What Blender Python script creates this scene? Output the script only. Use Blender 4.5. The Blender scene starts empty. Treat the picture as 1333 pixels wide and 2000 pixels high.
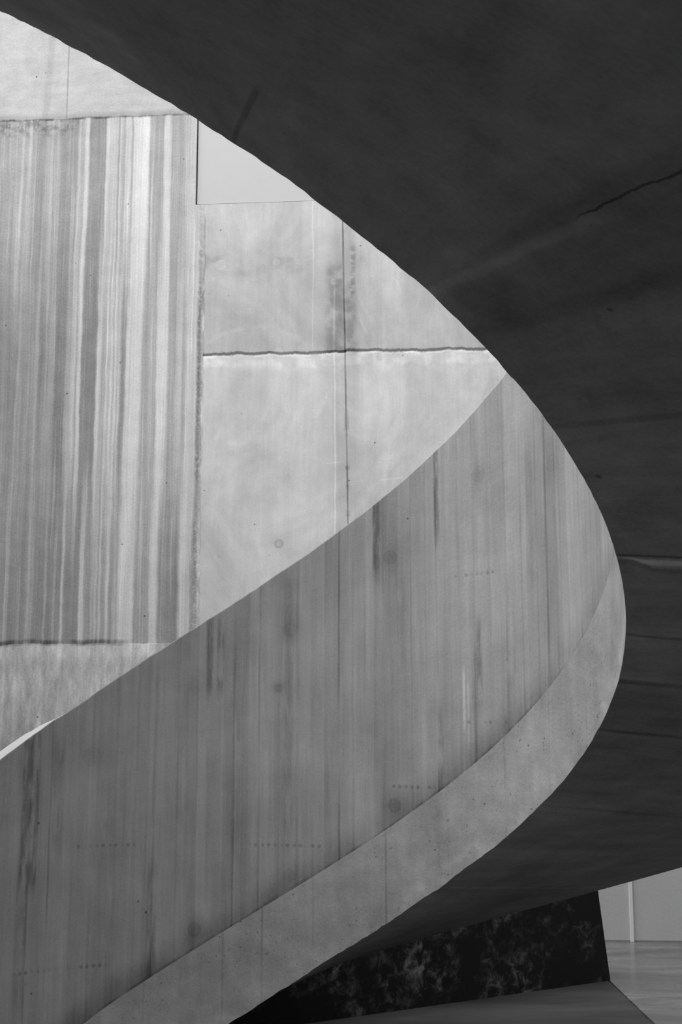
import bpy, bmesh, math, random
from math import sin, cos, pi, radians
from mathutils import Vector, Matrix
random.seed(7)
scene = bpy.context.scene
COL = scene.collection

# ---------------------------------------------------------------- camera
PITCH = 0.16493599369315026
ROLL = -0.0009046382783566241
FPX = 2484.979743478189
EYE = 1.612
cam_data = bpy.data.cameras.new('camera')
cam = bpy.data.objects.new('camera', cam_data)
COL.objects.link(cam)
cam_data.sensor_fit = 'VERTICAL'
cam_data.sensor_height = 36.0
cam_data.sensor_width = 24.0
cam_data.lens = FPX / 2000 * 36.0
cam_data.clip_end = 200
cam.matrix_world = (Matrix.Translation((0, 0, EYE)) @ Matrix.Rotation(pi / 2 + PITCH, 4, 'X')
                    @ Matrix.Rotation(ROLL, 4, 'Z'))
scene.camera = cam

# ---------------------------------------------------------------- light: an overcast sky, brightest to the left of the court
SKY = 1.0
world = bpy.data.worlds.new('overcast_sky')
scene.world = world
world.use_nodes = True
wn = world.node_tree
wn.nodes.clear()
wo = wn.nodes.new('ShaderNodeOutputWorld')
bg = wn.nodes.new('ShaderNodeBackground')
tc = wn.nodes.new('ShaderNodeTexCoord')
sp = wn.nodes.new('ShaderNodeSeparateXYZ')
wn.links.new(tc.outputs['Generated'], sp.inputs[0])
mr = wn.nodes.new('ShaderNodeMapRange')
mr.inputs['From Min'].default_value = -1
mr.inputs['From Max'].default_value = 1
mr.inputs['To Min'].default_value = 1.72
mr.inputs['To Max'].default_value = 0.25
wn.links.new(sp.outputs['X'], mr.inputs['Value'])
pw = wn.nodes.new('ShaderNodeMath')
pw.operation = 'POWER'
pw.inputs[1].default_value = 2.0
wn.links.new(mr.outputs[0], pw.inputs[0])
wn.links.new(pw.outputs[0], bg.inputs['Strength'])
bg.inputs['Color'].default_value = (SKY, SKY, SKY, 1)
wn.links.new(bg.outputs[0], wo.inputs[0])

vs = scene.view_settings
vs.view_transform = 'Standard'
vs.look = 'None'
vs.gamma = 1
vs.use_curve_mapping = False
vs.exposure = 0.72


# ---------------------------------------------------------------- node helper: arithmetic on sockets
class NT:
    def __init__(s, name):
        s.mat = bpy.data.materials.new(name)
        s.mat.use_nodes = True
        s.t = s.mat.node_tree
        s.t.nodes.clear()

    def new(s, typ, **kw):
        n = s.t.nodes.new(typ)
        for k, v in kw.items():
            setattr(n, k, v)
        return n

    def put(s, inp, v):
        if isinstance(v, V):
            s.t.links.new(v.s, inp)
        elif hasattr(v, 'is_output'):
            s.t.links.new(v, inp)
        else:
            inp.default_value = v

    def m(s, op, a, b=0.0, c=0.0, clamp=False):
        n = s.new('ShaderNodeMath', operation=op, use_clamp=clamp)
        s.put(n.inputs[0], a)
        s.put(n.inputs[1], b)
        s.put(n.inputs[2], c)
        return V(s, n.outputs[0])

    def xyz(s, kind='Object'):
        t = s.new('ShaderNodeTexCoord')
        q = s.new('ShaderNodeSeparateXYZ')
        s.t.links.new(t.outputs[kind], q.inputs[0])
        return [V(s, o) for o in q.outputs]

    def vec(s, x, y, z=0.0):
        n = s.new('ShaderNodeCombineXYZ')
        s.put(n.inputs[0], x)
        s.put(n.inputs[1], y)
        s.put(n.inputs[2], z)
        return V(s, n.outputs[0])

    def noise(s, vec, scale, detail=4.0, rough=0.55, dist=0.0):
        n = s.new('ShaderNodeTexNoise')
        s.put(n.inputs['Vector'], vec)
        n.inputs['Scale'].default_value = scale
        n.inputs['Detail'].default_value = detail
        n.inputs['Roughness'].default_value = rough
        n.inputs['Distortion'].default_value = dist
        return V(s, n.outputs[0])          # 0..1, centred on .5

    def ss(s, x, lo, hi):                   # smoothstep
        n = s.new('ShaderNodeMapRange', interpolation_type='SMOOTHSTEP')
        s.put(n.inputs['Value'], x)
        s.put(n.inputs['From Min'], lo)
        s.put(n.inputs['From Max'], hi)
        return V(s, n.outputs[0])

    def band(s, x, c, w, soft):             # 1 within c +- w, fading over soft
        return 1 - s.ss(s.m('ABSOLUTE', x - c), w, w + soft)

    def box(s, x, x0, x1, sx, y, y0, y1, sy):
        return (s.band(x, (x0 + x1) / 2, abs(x1 - x0) / 2, sx)
                * s.band(y, (y0 + y1) / 2, abs(y1 - y0) / 2, sy))

    def curve(s, x, pts, x0, x1, v0=0.0, v1=1.0):   # piecewise linear function of x from a list of (x, v)
        n = s.new('ShaderNodeFloatCurve')
        cu = n.mapping.curves[0]
        P = sorted(pts)
        P = [((a - x0) / (x1 - x0), (b - v0) / (v1 - v0)) for a, b in P]
        while len(cu.points) > 2:
            cu.points.remove(cu.points[-1])
        cu.points[0].location = P[0]
        cu.points[1].location = P[-1]
        for q in P[1:-1]:
            cu.points.new(*q)
        for q in cu.points:
            q.handle_type = 'VECTOR'
        n.mapping.update()
        n.inputs['Factor'].default_value = 1
        s.put(n.inputs['Value'], (x - x0) * (1 / (x1 - x0)))
        return V(s, n.outputs[0]) * (v1 - v0) + v0

    def finish(s, col, rough=0.8, bump=None, bdist=0.004, spec=0.3):
        out = s.new('ShaderNodeOutputMaterial')
        b = s.new('ShaderNodeBsdfPrincipled')
        col = s.m('MAXIMUM', s.m('MINIMUM', col, 0.92), 0.004)
        cc = s.new('ShaderNodeCombineColor')
        for i in range(3):
            s.put(cc.inputs[i], col)
        s.t.links.new(cc.outputs[0], b.inputs['Base Color'])
        s.put(b.inputs['Roughness'], rough)
        b.inputs['Specular IOR Level'].default_value = spec
        if bump is not None:
            bn = s.new('ShaderNodeBump')
            bn.inputs['Distance'].default_value = bdist
            bn.inputs['Strength'].default_value = 0.6
            s.put(bn.inputs['Height'], bump)
            s.t.links.new(bn.outputs[0], b.inputs['Normal'])
        s.t.links.new(b.outputs[0], out.inputs[0])
        return s.mat


class V:
    def __init__(s, nt, sock): s.nt, s.s = nt, sock
    def __add__(a, b): return a.nt.m('ADD', a, b)
    __radd__ = __add__
    def __mul__(a, b): return a.nt.m('MULTIPLY', a, b)
    __rmul__ = __mul__
    def __sub__(a, b): return a.nt.m('SUBTRACT', a, b)
    def __rsub__(a, b): return a.nt.m('SUBTRACT', b, a)
    def __neg__(a): return a.nt.m('MULTIPLY', a, -1.0)
    def __pow__(a, b): return a.nt.m('POWER', a, b)


def lin(g):
    g = g / 255
    return g / 12.92 if g < 0.04045 else ((g + 0.055) / 1.055) ** 2.4


def mix(a, b, f):
    return a + (b - a) * f


# ---------------------------------------------------------------- materials
def plain_concrete(name, base, var=0.2, rough=0.85, grain=1.0, spec=0.25):
    n = NT(name)
    x, y, z = n.xyz()
    P = n.vec(x, y, z)
    c = 1 + (n.noise(P, 1.3, 5) - .5) * (var * 1.6) + (n.noise(P, 9, 5) - .5) * var + (n.noise(P, 90, 3) - .5) * (.25 * grain)
    return n.finish(c * base, rough, n.noise(P, 60, 4), 0.002, spec)


def streak_profiles():
    up = '0:165,100:170,115:192,125:165,160:188,175:170,240:150,260:165,290:175,300:185,320:160,340:180,360:155,460:155,475:192,490:170,510:180,520:212,535:205,545:150,640:155,648:205,655:205,670:195,720:190,728:150,735:200,760:172,775:195,800:205,815:165,825:210,860:220,920:222,935:165,950:185,970:165,1010:170,1025:210,1055:205,1065:165,1100:175,1130:163,1170:188,1210:192,1255:180,1270:185'
    md = '0:140,100:145,127:146,131:168,138:168,142:150,240:150,247:165,256:165,262:150,275:135,300:150,350:158,380:135,430:135,440:160,465:165,490:195,500:165,516:208,524:205,535:140,600:135,622:140,630:202,650:195,660:165,672:180,678:160,688:208,700:190,708:172,715:212,725:205,730:165,740:212,750:200,755:168,765:205,778:150,800:150,812:205,860:210,900:205,912:168,940:165,960:185,990:172,1005:215,1060:210,1072:175,1110:163,1120:190,1150:200,1165:168,1190:205,1230:200,1240:215,1252:140,1265:150,1275:185'
    lo = '0:130,45:132,55:162,60:165,70:135,105:140,112:168,125:160,135:135,190:135,200:152,210:130,240:135,250:165,275:155,290:135,350:130,360:168,370:125,405:130,415:160,425:130,450:130,458:192,466:185,475:130,560:135,570:192,590:185,600:145,635:145,642:175,655:150,665:182,675:145,690:182,700:140,720:150,728:188,740:180,750:140,768:145,778:182,788:150,805:190,885:190,895:150,925:150,932:168,940:150,980:152,990:195,1030:185,1042:140,1150:130,1163:170,1175:198,1222:178,1235:142,1262:150,1275:190'
    r = []
    for t in (up, md, lo):
        r.append([(float(a.split(':')[0]), float(a.split(':')[1])) for a in t.split(',')])
    return r


def wall_material():
    """Poured concrete wall; u runs along the wall, v is height, both in metres."""
    n = NT('stained_wall_concrete')
    u, _, v = n.xyz()
    P = n.vec(u, v, 0.0)
    fine = (n.noise(P, 70, 5, .7) - .5) * 1.9
    med = (n.noise(P, 6, 6, .65) - .5) * 1.4
    big = n.noise(P, 1.1, 6, .6) - .5
    wob = (n.noise(n.vec(u * 3, v * 1.2), 1.0, 4) - .5)
    wob2 = (n.noise(n.vec(u * 12, v * 4), 1.0, 3) - .5)
    # ---- left pour: long pale runs of lime
    lean = n.curve(v, [(1, .10), (2.5, .075), (3.3, .04), (4.6, 0), (6.2, -.03), (8, -.05)], 1, 8, -1, 1)
    k = (u + 5.08) * (1 / .001365)            # the run profile is tabulated in these steps
    wob3 = n.noise(n.vec(u * 30, v * 12), 1.0, 3) - .5
    xs = k + wob * 26 + wob2 * 16 + wob3 * 7
    up, md, lo = streak_profiles()
    tab = [n.curve(xs, t, -20, 1300, 0, 255) for t in (up, md, lo)]
    g = mix(mix(tab[2], tab[1], n.ss(v, 2.6, 4.2)), tab[0], n.ss(v, 4.6, 6.2))
    str1 = n.noise(n.vec((u + wob * .03) * 75, v * .8), 1.0, 5, .65) - .5
    str2 = n.noise(n.vec((u + wob * .04) * 24, v * .6), 1.0, 4, .6) - .5
    thin = n.ss(n.noise(n.vec((u + wob * .05) * 48, v * .45), 1.0, 3), .60, .66)
    g = g + thin * 18
    g = g + str1 * 52 + str2 * 40 + med * 26 + fine * 34 + big * 22
    g = g + (1 - n.ss(v, 1.6, 5.4)) * 20  # paler lower down, painted to make up for weaker sky light
    # ragged dark grime just under the top joint
    g = g - n.band(v, 6.70, .0, .16) * (n.ss(n.noise(P, 16, 5), .42, .6)) * 34 * (1 - n.ss(u, -4.7, -4.2))
    # ---- right pours
    blot = n.noise(n.vec(u * 1.7, v * 1.1), 1.0, 7, .62, .8) - .5
    vst = n.noise(n.vec(u * 7, v * .6), 1.0, 5) - .5
    vst2 = n.noise(n.vec(u * 45, v * 1.2), 1.0, 3) - .5
    crv = 4.615 + (n.noise(n.vec(u * 2.2, 3.0), 1.0, 2, .5) - .5) * .09 + (n.noise(n.vec(u * 14, 3.0), 1.0, 6, .75) - .5) * .045
    above = n.ss(v - crv, -.002, .004)
    gr = 196 + blot * 92 + vst * 34 + vst2 * 14 + fine * 16 + med * 20
    gu = gr - 5
    spots = n.band(v, 5.42, .01, .15) * n.ss(n.noise(n.vec(u * 2.0, v * 3), 1.0, 4), .40, .62) * (1 - n.ss(u, -2.62, -2.35))
    gu = gu - spots * 40
    gu = gu - n.box(u, -2.27, -2.19, .06, v, 4.62, 5.3, .12) * 30 * n.ss(n.noise(P, 9, 4), .3, .6)
    gu = gu - n.box(u, -2.12, -2.10, .07, v, 4.64, 5.0, .4) * 26 * n.ss(n.noise(P, 7, 5), .38, .6)
    gu = gu - n.box(u, -2.09, -2.075, .025, v, 5.15, 5.48, .12) * 30 * n.ss(n.noise(n.vec(u * 8, v * 16), 1.0, 3), .42, .58)
    gl = gr + 12
    gl = gl + n.band(v, crv - .05, .02, .12) * n.ss(n.noise(P, 7, 4), .45, .6) * 16
    gR = mix(gl, gu, above)
    cwid = n.noise(n.vec(u * 6, 1.0), 1.0, 4, .6)
    crack = 1 - n.ss(n.m('ABSOLUTE', v - crv - .008), .003, .004 + cwid * .032)
    gR = gR - crack * 70
    gR = gR + n.band(v, crv - .010, .004, .010) * 24 * n.ss(n.noise(n.vec(u * 9, 4.0), 1.0, 4), .35, .6)
    rag = n.noise(n.vec(u * 7, 0.0, v * 3), 1.0, 5) - .5
    gR = gR + n.band(v, crv - .06 + rag * .12, .03, .03) * n.ss(n.noise(n.vec(u * 2, 4.0), 1.0, 3), .42, .58) * 14 * (1 - above)
    # board joint in the middle of the right pours
    ju = -2.165 + (v - 5.7) * -.016
    jw = n.noise(n.vec(0.0, v * 2.2), 1.0, 4)
    gR = gR - n.band(u, ju, .003, .007) * (30 + 30 * n.ss(jw, .4, .6))
    gR = gR - n.band(u, ju + .0, .012, .015) * n.ss(n.noise(n.vec(3.0, v * 3.1), 1.0, 4), .52, .6) * 40 * (1 - n.ss(v, 3.9, 4.2))
    gR = gR - n.band(u, ju, .06, .08) * 10
    gR = gR + n.band(u, -2.235 + wob * .05, .003, .007) * 20 * (1 - n.ss(v, 5.1, 5.3))
    gR = gR + n.band(u, -2.415 + wob * .05, .002, .006) * 16 * n.ss(v, 4.6, 4.7)
    # tie holes
    for (hu, hv, hr, dk) in ((-2.685, 3.038, .030, 45), (-2.723, 5.409, .022, -24), (-3.19, 5.40, .035, -16), (-2.0, 5.409, .02, 12),
                             (-3.08, 3.79, .02, 10), (-2.70, 4.628, .03, -20)):
        d = n.m('SQRT', (u - hu) ** 2.0 + (v - hv) ** 2.0)
        gR = gR - n.band(d, hr, .004, .010) * dk * .55 - (1 - n.ss(d, hr * .6, hr)) * dk * .3 - (1 - n.ss(d, hr, hr * 5)) * abs(dk) * .22
    # scratches: pale arcs left by the trowel
    for (cu_, cv_, rx, ry, a) in ((-2.05, 3.62, .5, .08, 16), (-1.85, 5.0, .18, .3, 8), (-2.9, 4.35, .6, .5, 7)):
        d = n.m('SQRT', ((u - cu_) * (1 / rx)) ** 2.0 + ((v - cv_) * (1 / ry)) ** 2.0)
        gR = gR + n.band(d, 1.0, .01, .05) * a * n.ss(n.noise(P, 3, 4), .52, .6)
    # ---- join of left and right pours, a ragged vertical edge
    eu = -3.33 + (n.noise(n.vec(1.0, v * 6), 1.0, 6, .7) - .5) * .05
    right = n.ss(u - eu, -.004, .006)
    below_panel = 1 - n.ss(v, 5.95, 5.97)
    right = right * below_panel
    grit = n.ss(n.noise(P, 34, 4, .7), .48, .58)
    g = g + n.band(u, -3.36, .006, .03) * (grit - .45) * 34 * below_panel * n.ss(n.noise(n.vec(3.0, v * 2.5), 1.0, 3), .38, .56)
    g = mix(g, gR, right)
    g = g - n.band(u, eu, .003, .010) * 34 * n.ss(n.noise(n.vec(0.0, v * 4), 1.0, 4), .35, .55) * below_panel
    # ---- top lift (pale, cloudy) above 6.76 m
    tv = 6.757 + (n.noise(n.vec(u * 4, 0.0), 1.0, 5, .6) - .5) * .05
    top = n.ss(v - tv, -.006, .008)
    gt = 184 + blot * 50 + (n.noise(n.vec(u * 3, v * 9), 1.0, 6, .65) - .5) * 50 + fine * 34 + med * 24
    gt = gt - n.band(u, -4.555, .003, .006) * 26 - n.band(u, -4.72 + (v - 7.2) * .05, .01, .04) * 12
    gt = gt - n.band(v, tv + .02, .0, .05) * 18
    g = mix(g, gt, top)
    g = g - n.band(v, tv, .003, .014) * 55 * n.ss(n.noise(n.vec(u * 6, 9.0), 1.0, 4), .42, .58)
    # ---- bottom lift below 2.25 m
    bv = 2.245 + (n.noise(n.vec(u * 5, 5.0), 1.0, 5, .65) - .5) * .07
    bot = 1 - n.ss(v - bv, -.006, .006)
    gb = 192 + (n.noise(n.vec(u * 9, v * 2.4), 1.0, 6, .70) - .5) * 190 + vst2 * 26 + fine * 30 + n.band(v, bv - .04, .02, .12) * 18
    gb = gb + (g - 180) * .25
    g = mix(g, gb, bot)
    g = g - n.band(v, bv + .012, .006, .03) * 60 * n.ss(n.noise(n.vec(u * 3, 2.0), 1.0, 4), .38, .55) * (1 - n.ss(u, -3.9, -3.7))
    # far corner past the frame and the plain lower wall seen under the stair
    low = (1 - n.ss(v, 1.15, 1.35)) * n.ss(u, -2.0, -1.5)
    g = mix(g, 186 + blot * 16 + fine * 14, low)
    # little blow holes
    vor = n.new('ShaderNodeTexVoronoi')
    vor.inputs['Scale'].default_value = 7
    n.put(vor.inputs['Vector'], P)
    pits = 1 - n.ss(V(n, vor.outputs['Distance']), .03, .07)
    pits = pits * n.ss(n.noise(P, 2.2, 3), .5, .6)
    g = g - pits * 60
    alb = n.m('MULTIPLY', n.m('MAXIMUM', g, 10) * (1 / 255), 1.0) ** 2.2
    h = n.noise(P, 40, 5, .6) * .5 - crack * right * 1.2 - pits * 1.0 + right * .5 - n.band(u, ju, .003, .006) * .6 + top * 1.0 + bot * 1.0
    return n.finish(alb * 0.93, .85, h, .006, .2)


def parapet_material():
    """Board-marked concrete. UV: x = angle round the stairwell, y = height above floor (m)."""
    n = NT('board_marked_concrete')
    t, z, _ = n.xyz('UV')
    P = n.vec(t * 1.25, z)
    fine = (n.noise(P, 110, 5, .7) - .5) * 1.7
    med = (n.noise(P, 7, 6, .65) - .5) * 1.5
    big = n.noise(P, 1.5, 6, .6, .5) - .5
    st = (n.noise(n.vec(t * 26, z * 1.0), 1.0, 6, .68) - .5) * 1.25
    st2 = n.noise(n.vec(t * 75, z * 1.5), 1.0, 4) - .5
    # every board has its own tone
    bd = t * (1 / .0862) + .35
    fl = n.m('FLOOR', bd)
    wn_ = n.new('ShaderNodeTexWhiteNoise', noise_dimensions='1D')
    n.put(wn_.inputs['W'], fl)
    tone = V(n, wn_.outputs['Value']) - .5
    g = 181 + tone * 15 + st * 50 + st2 * 22 + big * 56 + med * 20 + fine * 24
    g = g + n.noise(n.vec(t * 3.0, z * .5), 1.0, 2) * 16 - 8
    # broken dark lines where the boards met
    lines = [(2.46, .5), (2.38, .4), (2.276, .7), (2.20, .7), (2.13, .3), (2.055, .5), (1.971, .5), (1.90, .3), (1.867, .5), (1.838, .9), (1.762, .5), (1.733, .3),
             (1.66, .35), (1.571, .5), (1.54, .3), (1.486, .6), (1.42, .35), (1.355, .7), (1.305, .4), (1.257, .35), (1.21, 1.0), (1.162, .35), (1.12, .25),
             (1.057, .5), (1.03, .3), (.952, .4), (.90, .25), (.857, 1.0), (.771, .4), (.714, .35), (.65, .3), (.581, .35), (.51, .3), (.438, .35), (.39, .6),
             (.343, .6), (.286, .7), (.21, .4), (.14, .3), (.07, .25), (0.0, .3), (-.08, .25)]
    pts = [(-.3, 0)]
    for a, w in sorted(lines):
        pts += [(a - .005, 0), (a, w), (a + .005, 0)]
    pts += [(2.8, 0)]
    # the curve node holds a limited table: two of them, each over half the run
    wob = (n.noise(n.vec(t * 2, z * 2.0), 1.0, 3) - .5) * .008
    half = 1.235
    la = n.curve(t + wob, [(-.3, 0)] + [q for q in pts[1:-1] if q[0] < half - .02] + [(half, 0)], -.3, half)
    lb = n.curve(t + wob, [(half, 0)] + [q for q in pts[1:-1] if q[0] > half + .016] + [(2.8, 0)], half, 2.8)
    ln = n.m('MAXIMUM', la * (1 - n.ss(t, half - .01, half)), lb * n.ss(t, half, half + .01))
    brk = n.ss(n.noise(n.vec(t * 9, z * 1.6), 1.0, 5, .6), .34, .62)
    line = ln * brk
    g = g - line * 54
    halo = n.noise(n.vec(t * 7, z * .8), 1.0, 4, .6) - .5
    g = g + halo * 34
    # water stains
    rg = n.ss(n.noise(n.vec(t * 40, z * 5), 1.0, 5, .6), .36, .58)
    for (t0, t1, z0, z1, d) in ((2.25, 2.30, 1.0, 1.52, 42), (2.28, 2.31, .5, 1.0, 18), (1.072, 1.085, 2.30, 2.56, 46), (.85, .858, 2.45, 2.8, 46), (1.652, 1.662, 1.8, 2.02, 46),
                                (1.615, 1.625, 1.82, 2.02, 40), (1.376, 1.396, 1.2, 2.2, 17), (.69, .70, 1.74, 1.96, 38), (.712, .722, 1.45, 1.9, 16), (.845, .853, 1.3, 1.6, 30),
                                (.55, .575, 1.75, 2.1, 15), (1.555, 1.57, 1.1, 1.6, 16), (.98, 1.0, 1.9, 2.2, 12), (.46, .48, 2.2, 2.6, 12), (1.83, 1.85, .55, .95, 26),
                                (2.16, 2.19, 1.1, 1.52, 18), (.40, .42, 2.75, 3.0, 15), (1.73, 1.76, 1.0, 1.7, 9), (1.98, 2.02, .6, 1.3, 9)):
        g = g - n.box(t, t0, t1, .012, z, z0, z1, .12) * rg * d
    # pale drips
    for (t0, z0, z1, d) in ((.758, 1.62, 1.80, 34), (.742, 1.55, 1.75, 18), (1.565, .5, 1.6, 8), (.725, 1.45, 1.62, 14), (1.205, 1.5, 1.8, 8), (.33, 2.1, 2.45, 10)):
        g = g + n.box(t, t0 - .002, t0 + .002, .005, z, z0, z1, .06) * d
    # tie holes
    for (ht, hz, hr, d) in ((2.057, 1.472, .045, 16), (1.705, 1.778, .035, 16), (1.381, 2.026, .035, 22), (1.019, 1.272, .032, 40), (1.381, .962, .030, 18), (1.695, .733, .032, 34),
                            (.686, 2.636, .04, 26), (1.029, 2.329, .035, 26), (.35, 2.60, .04, 14), (1.42, 1.77, .02, 30)):
        dd = n.m('SQRT', ((t - ht) * 1.25) ** 2.0 + (z - hz) ** 2.0)
        dd = dd + med * .012
        g = g - (1 - n.ss(dd, hr * .2, hr * 1.1)) * d * .5 - (1 - n.ss(dd, hr * .8, hr * 2.8)) * d * .35 - n.band(dd, hr * .8, .001, .008) * d * .3
    # rows of nail heads
    fr = n.m('FRACT', t * (1 / .0215)) - .5
    for (zr, t0, t1) in ((1.618, .60, .75), (1.35, .86, 1.02), (1.09, 1.28, 1.5), (.60, 2.0, 2.3), (1.095, 1.9, 2.1), (2.22, .62, .8)):
        zz = z - zr
        dd = n.m('SQRT', (fr * .027) ** 2.0 + zz ** 2.0)
        g = g - (1 - n.ss(dd, .004, .011)) * n.band(t, (t0 + t1) / 2, (t1 - t0) / 2, .02) * 30 * n.ss(n.noise(n.vec(t * 30, zr), 1.0, 2), .4, .55)
    # soft shade painted above the pour line, then the dark joint itself
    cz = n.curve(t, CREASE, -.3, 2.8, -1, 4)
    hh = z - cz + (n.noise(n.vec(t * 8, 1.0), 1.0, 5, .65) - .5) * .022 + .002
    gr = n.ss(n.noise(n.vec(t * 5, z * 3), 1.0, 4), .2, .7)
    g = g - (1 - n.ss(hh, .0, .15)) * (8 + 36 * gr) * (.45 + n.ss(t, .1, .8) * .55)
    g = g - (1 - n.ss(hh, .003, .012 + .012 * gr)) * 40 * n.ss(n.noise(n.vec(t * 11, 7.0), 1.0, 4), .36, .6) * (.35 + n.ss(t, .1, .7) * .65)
    vor = n.new('ShaderNodeTexVoronoi')
    vor.inputs['Scale'].default_value = 9
    n.put(vor.inputs['Vector'], P)
    pits = (1 - n.ss(V(n, vor.outputs['Distance']), .03, .06)) * n.ss(n.noise(P, 3, 3), .56, .64)
    g = g - pits * 60
    alb = (n.m('MAXIMUM', g, 12) * (1 / 255)) ** 2.2
    h = n.noise(P, 50, 5) * .4 - line * 1.2 - pits + tone * .5 + st * .3
    return n.finish(alb, .8, h, .004, .25)


def stringer_material():
    n = NT('rough_stringer_concrete')
    t, z, _ = n.xyz('UV')
    P = n.vec(t * 1.25, z)
    fine = (n.noise(P, 110, 5, .7) - .5) * 1.7
    med = (n.noise(P, 9, 6, .65) - .5) * 1.4
    big = n.noise(P, 2.2, 6, .6, .6) - .5
    st = n.noise(n.vec(t * 18, z * 1.5), 1.0, 5, .6) - .5
    g = 180 + big * 70 + med * 44 + fine * 30 + st * 40
    for (a, d) in ((1.86, 14), (1.60, 20), (1.47, 22), (1.30, 14), (1.05, 26), (.86, 10), (.60, 16), (.40, 16), (.2, 8)):
        g = g - n.band(t, a, .001, .005) * d * n.ss(n.noise(n.vec(a, z * 3), 1.0, 4), .38, .55)
    # honeycombing near the lower arris
    bz = n.curve(t, BASE, -.3, 2.8, -1, 4)
    hh = z - bz
    hc = n.ss(n.noise(n.vec(t * 6, z * 5), 1.0, 4), .5, .66)
    hh = hh + med * .05
    g = g + n.band(hh, .03, .02, .05) * (hc * 20)
    grit = n.ss(n.noise(P, 46, 5, .75), .60, .66)
    g = g - grit * n.ss(n.noise(P, 3.5, 3), .45, .6) * 80
    alb = (n.m('MAXIMUM', g, 12) * (1 / 255)) ** 2.2
    return n.finish(alb, .85, n.noise(P, 60, 5, .7) - grit * .8, .005, .2)


def soffit_material():
    """UV: x = angle, y = distance out from the well edge (m)."""
    n = NT('dark_soffit_concrete')
    t, r, _ = n.xyz('UV')
    P = n.vec(t * 1.8, r)
    fine = (n.noise(P, 80, 5, .7) - .5) * 1.7
    med = (n.noise(P, 7, 6, .68) - .5) * 1.5
    big = n.noise(P, 1.9, 6, .62, .8) - .5
    rad = n.noise(n.vec(t * 12 + r * .6, r * 1.3), 1.0, 6, .66, .5) - .5
    rad2 = n.noise(n.vec(t * 34, r * 2.2), 1.0, 5, .65) - .5
    radm = .55 + n.ss(t, -1.3, -.3) * .45
    g = 110 + n.ss(t, .1, .9) * 22 + big * 44 + med * 26 + fine * 18 + rad * radm * 64 + rad2 * radm * 26  # paler down the flight: bounce light from the floor painted in
    bl = (n.noise(n.vec(r * 3, t * 2), 1.0, 6, .7) - .5)
    g = g - n.band(t - r * .11 + bl * .01, -1.543, .002, .005) * (1 - n.ss(r, .36, .5)) * 20
    for (a, w, d, r0, r1) in ((-1.142, .0011, 34, .72, 1.4), (-1.150, .010, 7, .3, 1.4), (-1.135, .006, -12, -.1, .7), (-1.09, .05, 10, .1, 1.4), (-1.15, .02, -9, -.1, .5), (-1.03, .010, 8, .0, 1.2), (-.80, .005, 12, .0, 1.3), (-.212, .003, 24, -.1, .9),
                              (-.056, .005, 22, .02, .9), (.125, .004, 22, 0, 1.2), (-.457, .0018, 34, .04, 1.0), (-.449, .0018, -34, .04, 1.0), (-.436, .005, 12, .03, 1.0), (.86, .004, -14, -.1, 1.0), (.45, .004, 10, 0, 1.3)):  # pale line at the lip paints the light on its riser
        g = g - n.band(t + bl * (.035 if a < -1 else .010 if a > -.3 else .004), a, w * .6, w * 1.6) * n.band(r, (r0 + r1) / 2, (r1 - r0) / 2, .08) * d
    vor = n.new('ShaderNodeTexVoronoi')
    vor.inputs['Scale'].default_value = 5
    n.put(vor.inputs['Vector'], P)
    pits = (1 - n.ss(V(n, vor.outputs['Distance']), .03, .06)) * n.ss(n.noise(P, 2, 3), .5, .6)
    g = g - pits * 26
    alb = (n.m('MAXIMUM', g, 12) * (1 / 255)) ** 2.2
    return n.finish(alb, .85, n.noise(P, 30, 5) * .6 + rad * .8, .006, .2)


def damp_material():
    n = NT('blackened_damp_concrete')
    x, y, z = n.xyz()
    P = n.vec(x, y, z)
    a = n.noise(P, 11, 9, .74, .35)
    b = n.noise(P, 2.4, 4)
    c = n.ss(a, .44, .74) * n.ss(b + n.noise(P, 30, 3) * .15, .48, .74)
    return n.finish(.014 + c * .33 + (n.noise(P, 60, 3) - .5) * .008, .75, a, .006, .2)


def floor_material(base, gloss):
    n = NT('power_floated_floor_concrete')
    x, y, z = n.xyz()
    P = n.vec(x, y, 0.0)
    cl = n.noise(n.vec(x * .5, y * 1.5), 1.6, 7, .66, 1.0) - .5
    c = base * (1 + cl * 3.0 + (n.noise(P, 60, 5, .7) - .5) * .5)
    rg = gloss + cl * .3
    return n.finish(c, rg, None, .001, .4)


# ---------------------------------------------------------------- object helpers
def link(name, bm, m, parent=None, smooth=False, label=None):
    me = bpy.data.meshes.new(name)
    bm.normal_update()
    bm.to_mesh(me)
    bm.free()
    o = bpy.data.objects.new(name, me)
    COL.objects.link(o)
    if m is not None:
        me.materials.append(m)
    for p in me.polygons:
        p.use_smooth = smooth
    if parent is not None:
        o.parent = parent
    if label:
        o['label'] = label
    return o


def structure(name, bm, m, **kw):
    o = link(name, bm, m, **kw)
    o['kind'] = 'structure'
    return o


def add_box(bm, x0, x1, y0, y1, z0, z1, bev=0.0):
    vs_ = [bm.verts.new((x, y, z)) for z in (z0, z1) for y in (y0, y1) for x in (x0, x1)]
    fs = [(0, 2, 3, 1), (4, 5, 7, 6), (0, 1, 5, 4), (2, 6, 7, 3), (0, 4, 6, 2), (1, 3, 7, 5)]
    faces = [bm.faces.new([vs_[i] for i in f]) for f in fs]
    if bev:
        es = {e for f in faces for e in f.edges}
        bmesh.ops.bevel(bm, geom=list(es), offset=bev, segments=2, affect='EDGES', profile=.5)


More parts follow.
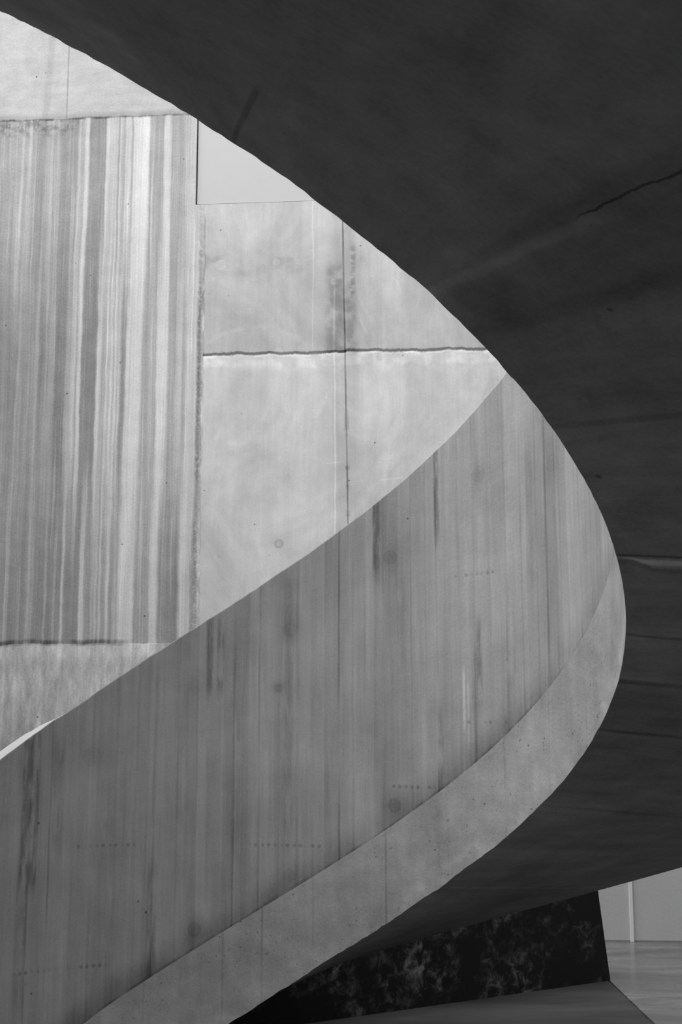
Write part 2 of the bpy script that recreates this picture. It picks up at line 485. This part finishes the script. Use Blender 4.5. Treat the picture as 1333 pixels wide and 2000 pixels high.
# ---------------------------------------------------------------- the stair's own geometry (an oval helix)
S = 0.62
AX, AY, KK, Z0 = -0.6380644782139987, 7.116624979774676, 1.4202968319422982, 0.14467457333288544
HH, H2 = 2.9371948595361164, 0.668790112638066
EE, EA, K2 = 0.1306187517474061, -0.8348961299893256, 0.01871964716358693
K3, K4 = -0.0006096176779582614, 0.0004610783666103741
T1, T2, C1, C2 = -0.011706168809978634, -0.001384544306495794, -0.12665072094530608, 0.06932782306274747
RO, ZO = 4.1999985432303, -0.2105009628425762


def ring(th, r):                       # plan position; r in helix units (2 = well edge)
    a, b = r + 2 * EE, r
    xl, yl = a * cos(th - EA), b * sin(th - EA)
    c, s = cos(EA), sin(EA)
    return (S * (AX + xl * c - yl * s), S * (AY + xl * s + yl * c))


def zb(th):                            # underside of the well edge
    return S * (Z0 - KK * th + K2 * th ** 2 + K3 * th ** 3 + K4 * th ** 4) + EYE


def zt(th): return zb(th) + S * (HH + T1 * th + T2 * th * th)
def zc(th):
    q = max(min(th, 2.0), -.6)
    return zb(th) + S * (H2 + C1 * q + C2 * q * q)


def tab(f):
    return [(-.3 + 3.1 * i / 24, f(-.3 + 3.1 * i / 24)) for i in range(25)]


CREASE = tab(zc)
BASE = tab(zb)

M_wall = wall_material()
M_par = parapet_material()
M_str = stringer_material()
M_sof = soffit_material()
M_damp = damp_material()
M_side = plain_concrete('unseen_wall_concrete', .68)
M_dark = plain_concrete('unseen_wall_and_shade_grey', .22)
M_floor = floor_material(.16, .25)
M_floor_shade = floor_material(.048, .7)
M_court = floor_material(.26, .8)
M_white = plain_concrete('white_panel_board', .52, .03, .6, .12)
M_step = plain_concrete('stair_tread_concrete', .35)
M_pipe = plain_concrete('white_painted_metal', .8, .04, .4, .1)
gl_ = NT('strip_light_diffuser')
_e = gl_.new('ShaderNodeEmission')
_e.inputs['Color'].default_value = (1, 1, 1, 1)
_e.inputs['Strength'].default_value = .20
_o = gl_.new('ShaderNodeOutputMaterial')
gl_.t.links.new(_e.outputs[0], _o.inputs[0])
M_glow = gl_.mat
M_top = plain_concrete('smooth_coping_concrete', .62, .06, .7, .3)


def strip(name, rows, th0, th1, n, m, parent, uvf, mats=None, closed=True, jag=None):
    """Sweep a cross-section round the helix. rows(th) -> list of (r, z) points; closed loop."""
    bm = bmesh.new()
    uv = bm.loops.layers.uv.new('UVMap')
    prev = None
    first = None
    for i in range(n + 1):
        th = th0 + (th1 - th0) * i / n
        pts = rows(th)
        cur = []
        for j, (r, z) in enumerate(pts):
            x, y = ring(th, r)
            cur.append((bm.verts.new((x, y, z)), th, r, z))
        if prev:
            for j in range(len(cur)):
                k = (j + 1) % len(cur)
                q = [prev[j], prev[k], cur[k], cur[j]]
                try:
                    f = bm.faces.new([a[0] for a in q])
                except ValueError:
                    continue
                if mats:
                    f.material_index = mats[j]
                for lo, a in zip(f.loops, q):
                    lo[uv].uv = uvf(a[1], a[2], a[3])
        else:
            first = cur
        prev = cur
    bm.faces.new([a[0] for a in first])
    bm.faces.new([a[0] for a in reversed(prev)])
    bmesh.ops.recalc_face_normals(bm, faces=bm.faces)
    o = link(name, bm, m, parent)
    return o


TH_TOP, TH_END = -3.1, 2.62
THK = 0.15
stair = bpy.data.objects.new('spiral_staircase', None)
COL.objects.link(stair)
stair['label'] = 'sweeping spiral concrete staircase with board-marked curved parapet and dark underside'
stair['category'] = 'staircase'

g0 = lambda z: max(z, 0.0)
rnd = random.Random(3)
nick = [rnd.uniform(-1, 1) for _ in range(4000)]


def jag(th, k, amp):                   # tiny irregularity of a cast arris
    a = (th + 4) * k
    i = int(a)
    f = a - i
    f = f * f * (3 - 2 * f)
    return amp * (nick[i % 4000] * (1 - f) + nick[(i + 1) % 4000] * f)


def drop(th):                          # the coping falls outward higher up the flight
    k = min(max((2.27 - th) / .25, 0), 1)
    return .040 * k


def par_rows(th):
    zc_, zt_ = zc(th), zt(th) + jag(th, 9, .004) + jag(th, 40, .0015)
    r0 = 2.004
    ch = .004
    return [(r0, g0(zc_)), (r0, g0(zt_ - ch)), (r0 + ch * .8, g0(zt_)), (2 + THK - .006, g0(zt_ - drop(th))), (2 + THK, g0(zt_ - ch - drop(th))), (2 + THK, g0(zc_) if zc_ > 0 else 0.0)]


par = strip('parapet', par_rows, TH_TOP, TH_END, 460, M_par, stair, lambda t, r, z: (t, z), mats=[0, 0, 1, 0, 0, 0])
par.data.materials.append(M_top)
par['label'] = 'board-marked curved parapet'


def str_rows(th):
    b = zb(th) + jag(th, 14, .0025) + jag(th, 60, .002)
    c = zc(th)
    return [(2.0, g0(b)), (2.0, g0(c - .001)), (2.001, g0(c)), (2 + THK, g0(c)), (2 + THK, g0(b + .03))]


TH_S = 2.45
st_ = strip('stringer', str_rows, TH_TOP, TH_S, 980, M_str, stair, lambda t, r, z: (t, z))
st_['label'] = 'rough pale band of concrete below the parapet'


def lip(th, q):                        # shallow step left by the formwork at one pour joint
    k = min(max((q - .03) / .05, 0), 1)
    if th < -.453: return 0.0
    if th < -.444: return -.022 * k * (th + .453) / .009
    return -.022 * k * max(0, 1 - (th + .444) / .16)


NR = 14


def sof_rows(th):
    pts = []
    for j in range(NR + 1):
        q = j / NR
        q = q ** 1.3
        w = min(max((-.7 - th) / .5, 0), 1)
        r = 2.0 + .0005 + (RO + .4 * w - 2.0) * q
        z = zb(th) + S * ZO * q + lip(th, q)
        if j == 0:
            z += jag(th, 14, .0025) + jag(th, 60, .002)
        pts.append((r, g0(z)))
    zo = zb(th) + S * ZO
    pts.append((RO + .4 * w, g0(zo + .20)))
    pts.append((2 + THK + .001, g0(zb(th) + .20)))
    pts.append((2 + THK + .001, g0(zb(th) + .02)))
    return pts


n_s = 980
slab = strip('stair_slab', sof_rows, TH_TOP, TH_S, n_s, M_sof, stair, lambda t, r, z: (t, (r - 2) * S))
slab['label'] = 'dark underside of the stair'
for p in slab.data.polygons:
    p.use_smooth = False

# treads on the slab, out of sight behind the parapet
bm = bmesh.new()
thd = TH_TOP
while thd < 1.75:
    t1 = thd + .19
    z = zb(thd) + .20 + .02
    a, b, c, d = ring(thd, 2 + THK + .004), ring(thd, RO - .01), ring(t1, RO - .01), ring(t1, 2 + THK + .004)
    zl = max(z - .12, .005)
    lo_ = [bm.verts.new((q[0], q[1], zl)) for q in (a, b, c, d)]
    hi_ = [bm.verts.new((q[0], q[1], max(z, .01))) for q in (a, b, c, d)]
    bm.faces.new(hi_)
    bm.faces.new(list(reversed(lo_)))
    for i in range(4):
        k = (i + 1) % 4
        bm.faces.new((lo_[i], lo_[k], hi_[k], hi_[i]))
    thd = t1
bmesh.ops.recalc_face_normals(bm, faces=bm.faces)
link('treads', bm, M_step, stair)

# upper landing the stair arrives at (above the frame)
bm = bmesh.new()
zl = zb(TH_TOP) + .2
x0, y0 = ring(TH_TOP, 2.0)
x1, y1 = ring(TH_TOP, RO)
add_box(bm, -6.98, x0 + .02, y0 - 1.4, y0 + .02, zl - .22, zl)
link('landing', bm, M_step, stair)

# ---------------------------------------------------------------- floor
bm = bmesh.new()
jx = 1.708
add_box(bm, jx, 5.0, 5.2, 12.5, -.2, 0)
fl = structure('floor', bm, M_floor)
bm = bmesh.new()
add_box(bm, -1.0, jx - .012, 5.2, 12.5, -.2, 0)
link('floor_bay_shade', bm, M_floor_shade, fl)  # the stair's shade on the floor, put in as a darker colour
bm = bmesh.new()
add_box(bm, -7.0, -1.0, 5.2, 12.5, -.2, 0)
add_box(bm, -7.0, 5.0, -12.0, 5.2, -.2, 0)
link('floor_court', bm, M_court, fl)
bm = bmesh.new()
add_box(bm, jx - .012, jx, 5.2, 12.5, -.2, -.012)
link('floor_joint', bm, M_damp, fl)

# ---------------------------------------------------------------- back wall, turned 4.4 degrees; local x along it, local z up
YAW = radians(4.4)
WB = Vector((2.177, 9.912, 0))
wall_m = Matrix.Translation(WB) @ Matrix.Rotation(-YAW, 4, 'Z')
PU0, PV0, PV1, PU1 = -3.414, 5.937, 6.80, -.2       # opening filled by the white panel
TOPZ = 9.0
bm = bmesh.new()
UL, UR = -9.6, 3.4
for (a, b, c, d) in ((UL, PU0, 0, TOPZ), (PU1, UR, 0, TOPZ), (PU0, PU1, 0, PV0), (PU0, PU1, PV1, TOPZ)):
    add_box(bm, a, b, 0, .35, c, d)
bmesh.ops.remove_doubles(bm, verts=bm.verts, dist=1e-5)
wb = structure('wall_back', bm, M_wall)
wb.matrix_world = wall_m
bm = bmesh.new()
add_box(bm, PU0 + .010, PU1 - .01, .012, .06, PV0 + .008, PV1 - .01, .002)
pn = link('infill_panel', bm, M_white)
pn.matrix_world = wall_m
pn['label'] = 'smooth white rectangular panel set in the stained concrete back wall'
pn['category'] = 'panel'
# backing behind the panel gap
bm = bmesh.new()
add_box(bm, PU0, PU1, .10, .30, PV0, PV1)
bk = link('panel_backing', bm, M_damp, pn)
bk.matrix_parent_inverse = Matrix.Identity(4)

# thin dark strip standing in for the shaded gap at the back wall's foot
bm = bmesh.new()
add_box(bm, -3.5, UR, -.004, -.0003, .0, .014)
bb = structure('foot_shade_strip', bm, M_dark)
bb.matrix_world = wall_m

# slim vertical strip light at the foot of the back wall
bm = bmesh.new()
add_box(bm, -.014, .014, -.012, -.0005, .0, 3.2, .001)
pp = link('strip_light', bm, M_pipe)
pp.matrix_world = wall_m
pp['label'] = 'thin pale vertical strip light on the wall beyond the stair, bottom right'
pp['category'] = 'light'
bm = bmesh.new()
add_box(bm, -.010, .010, -.017, -.0125, .004, 3.19, .001)
df = link('diffuser', bm, M_glow, pp)
df.matrix_parent_inverse = Matrix.Identity(4)

# ---------------------------------------------------------------- low blackened wall under the stair
A = Vector((1.712, 8.471))
B = Vector((-.105, 7.35))
dirv = (B - A).normalized()
nrm = Vector((-dirv.y, dirv.x))
if nrm.y < 0: nrm = -nrm                      # points away from the viewer
Cc = A + dirv * 2.7
bm = bmesh.new()
TOPW = .585
f_ = []
for off in (0.0, .25):
    n2 = nrm * off
    prof = [(A + n2, 0), (A + dirv * .085 + n2, TOPW), (Cc + n2, TOPW * .62), (Cc + n2, 0)]
    f_.append([bm.verts.new((p_.x, p_.y, z_)) for p_, z_ in prof])
bm.faces.new(f_[0])
bm.faces.new(list(reversed(f_[1])))
for i in range(4):
    k = (i + 1) % 4
    bm.faces.new((f_[0][i], f_[0][k], f_[1][k], f_[1][i]))
bmesh.ops.recalc_face_normals(bm, faces=bm.faces)
lw = link('plinth_wall', bm, M_damp)
lw['label'] = 'low blackened concrete wall with sloping end on the floor under the stair'
lw['category'] = 'wall'

# ---------------------------------------------------------------- unseen walls and roof, added and sized to shape the light
bm = bmesh.new(); add_box(bm, -7.3, -7.0, -12, 12.5, 0, 5.0); structure('unseen_wall_left', bm, M_side)
bm = bmesh.new(); add_box(bm, 5.0, 5.3, -12, 12.5, 0, 9); structure('unseen_wall_right', bm, M_dark)
bm = bmesh.new(); add_box(bm, -7.3, 5.3, -12.3, -12, 0, 9); structure('unseen_wall_front', bm, M_side)
bm = bmesh.new(); add_box(bm, -7.0, 5.0, -4, 1.0, 5.2, 5.5); structure('shade_ceiling', bm, M_side)
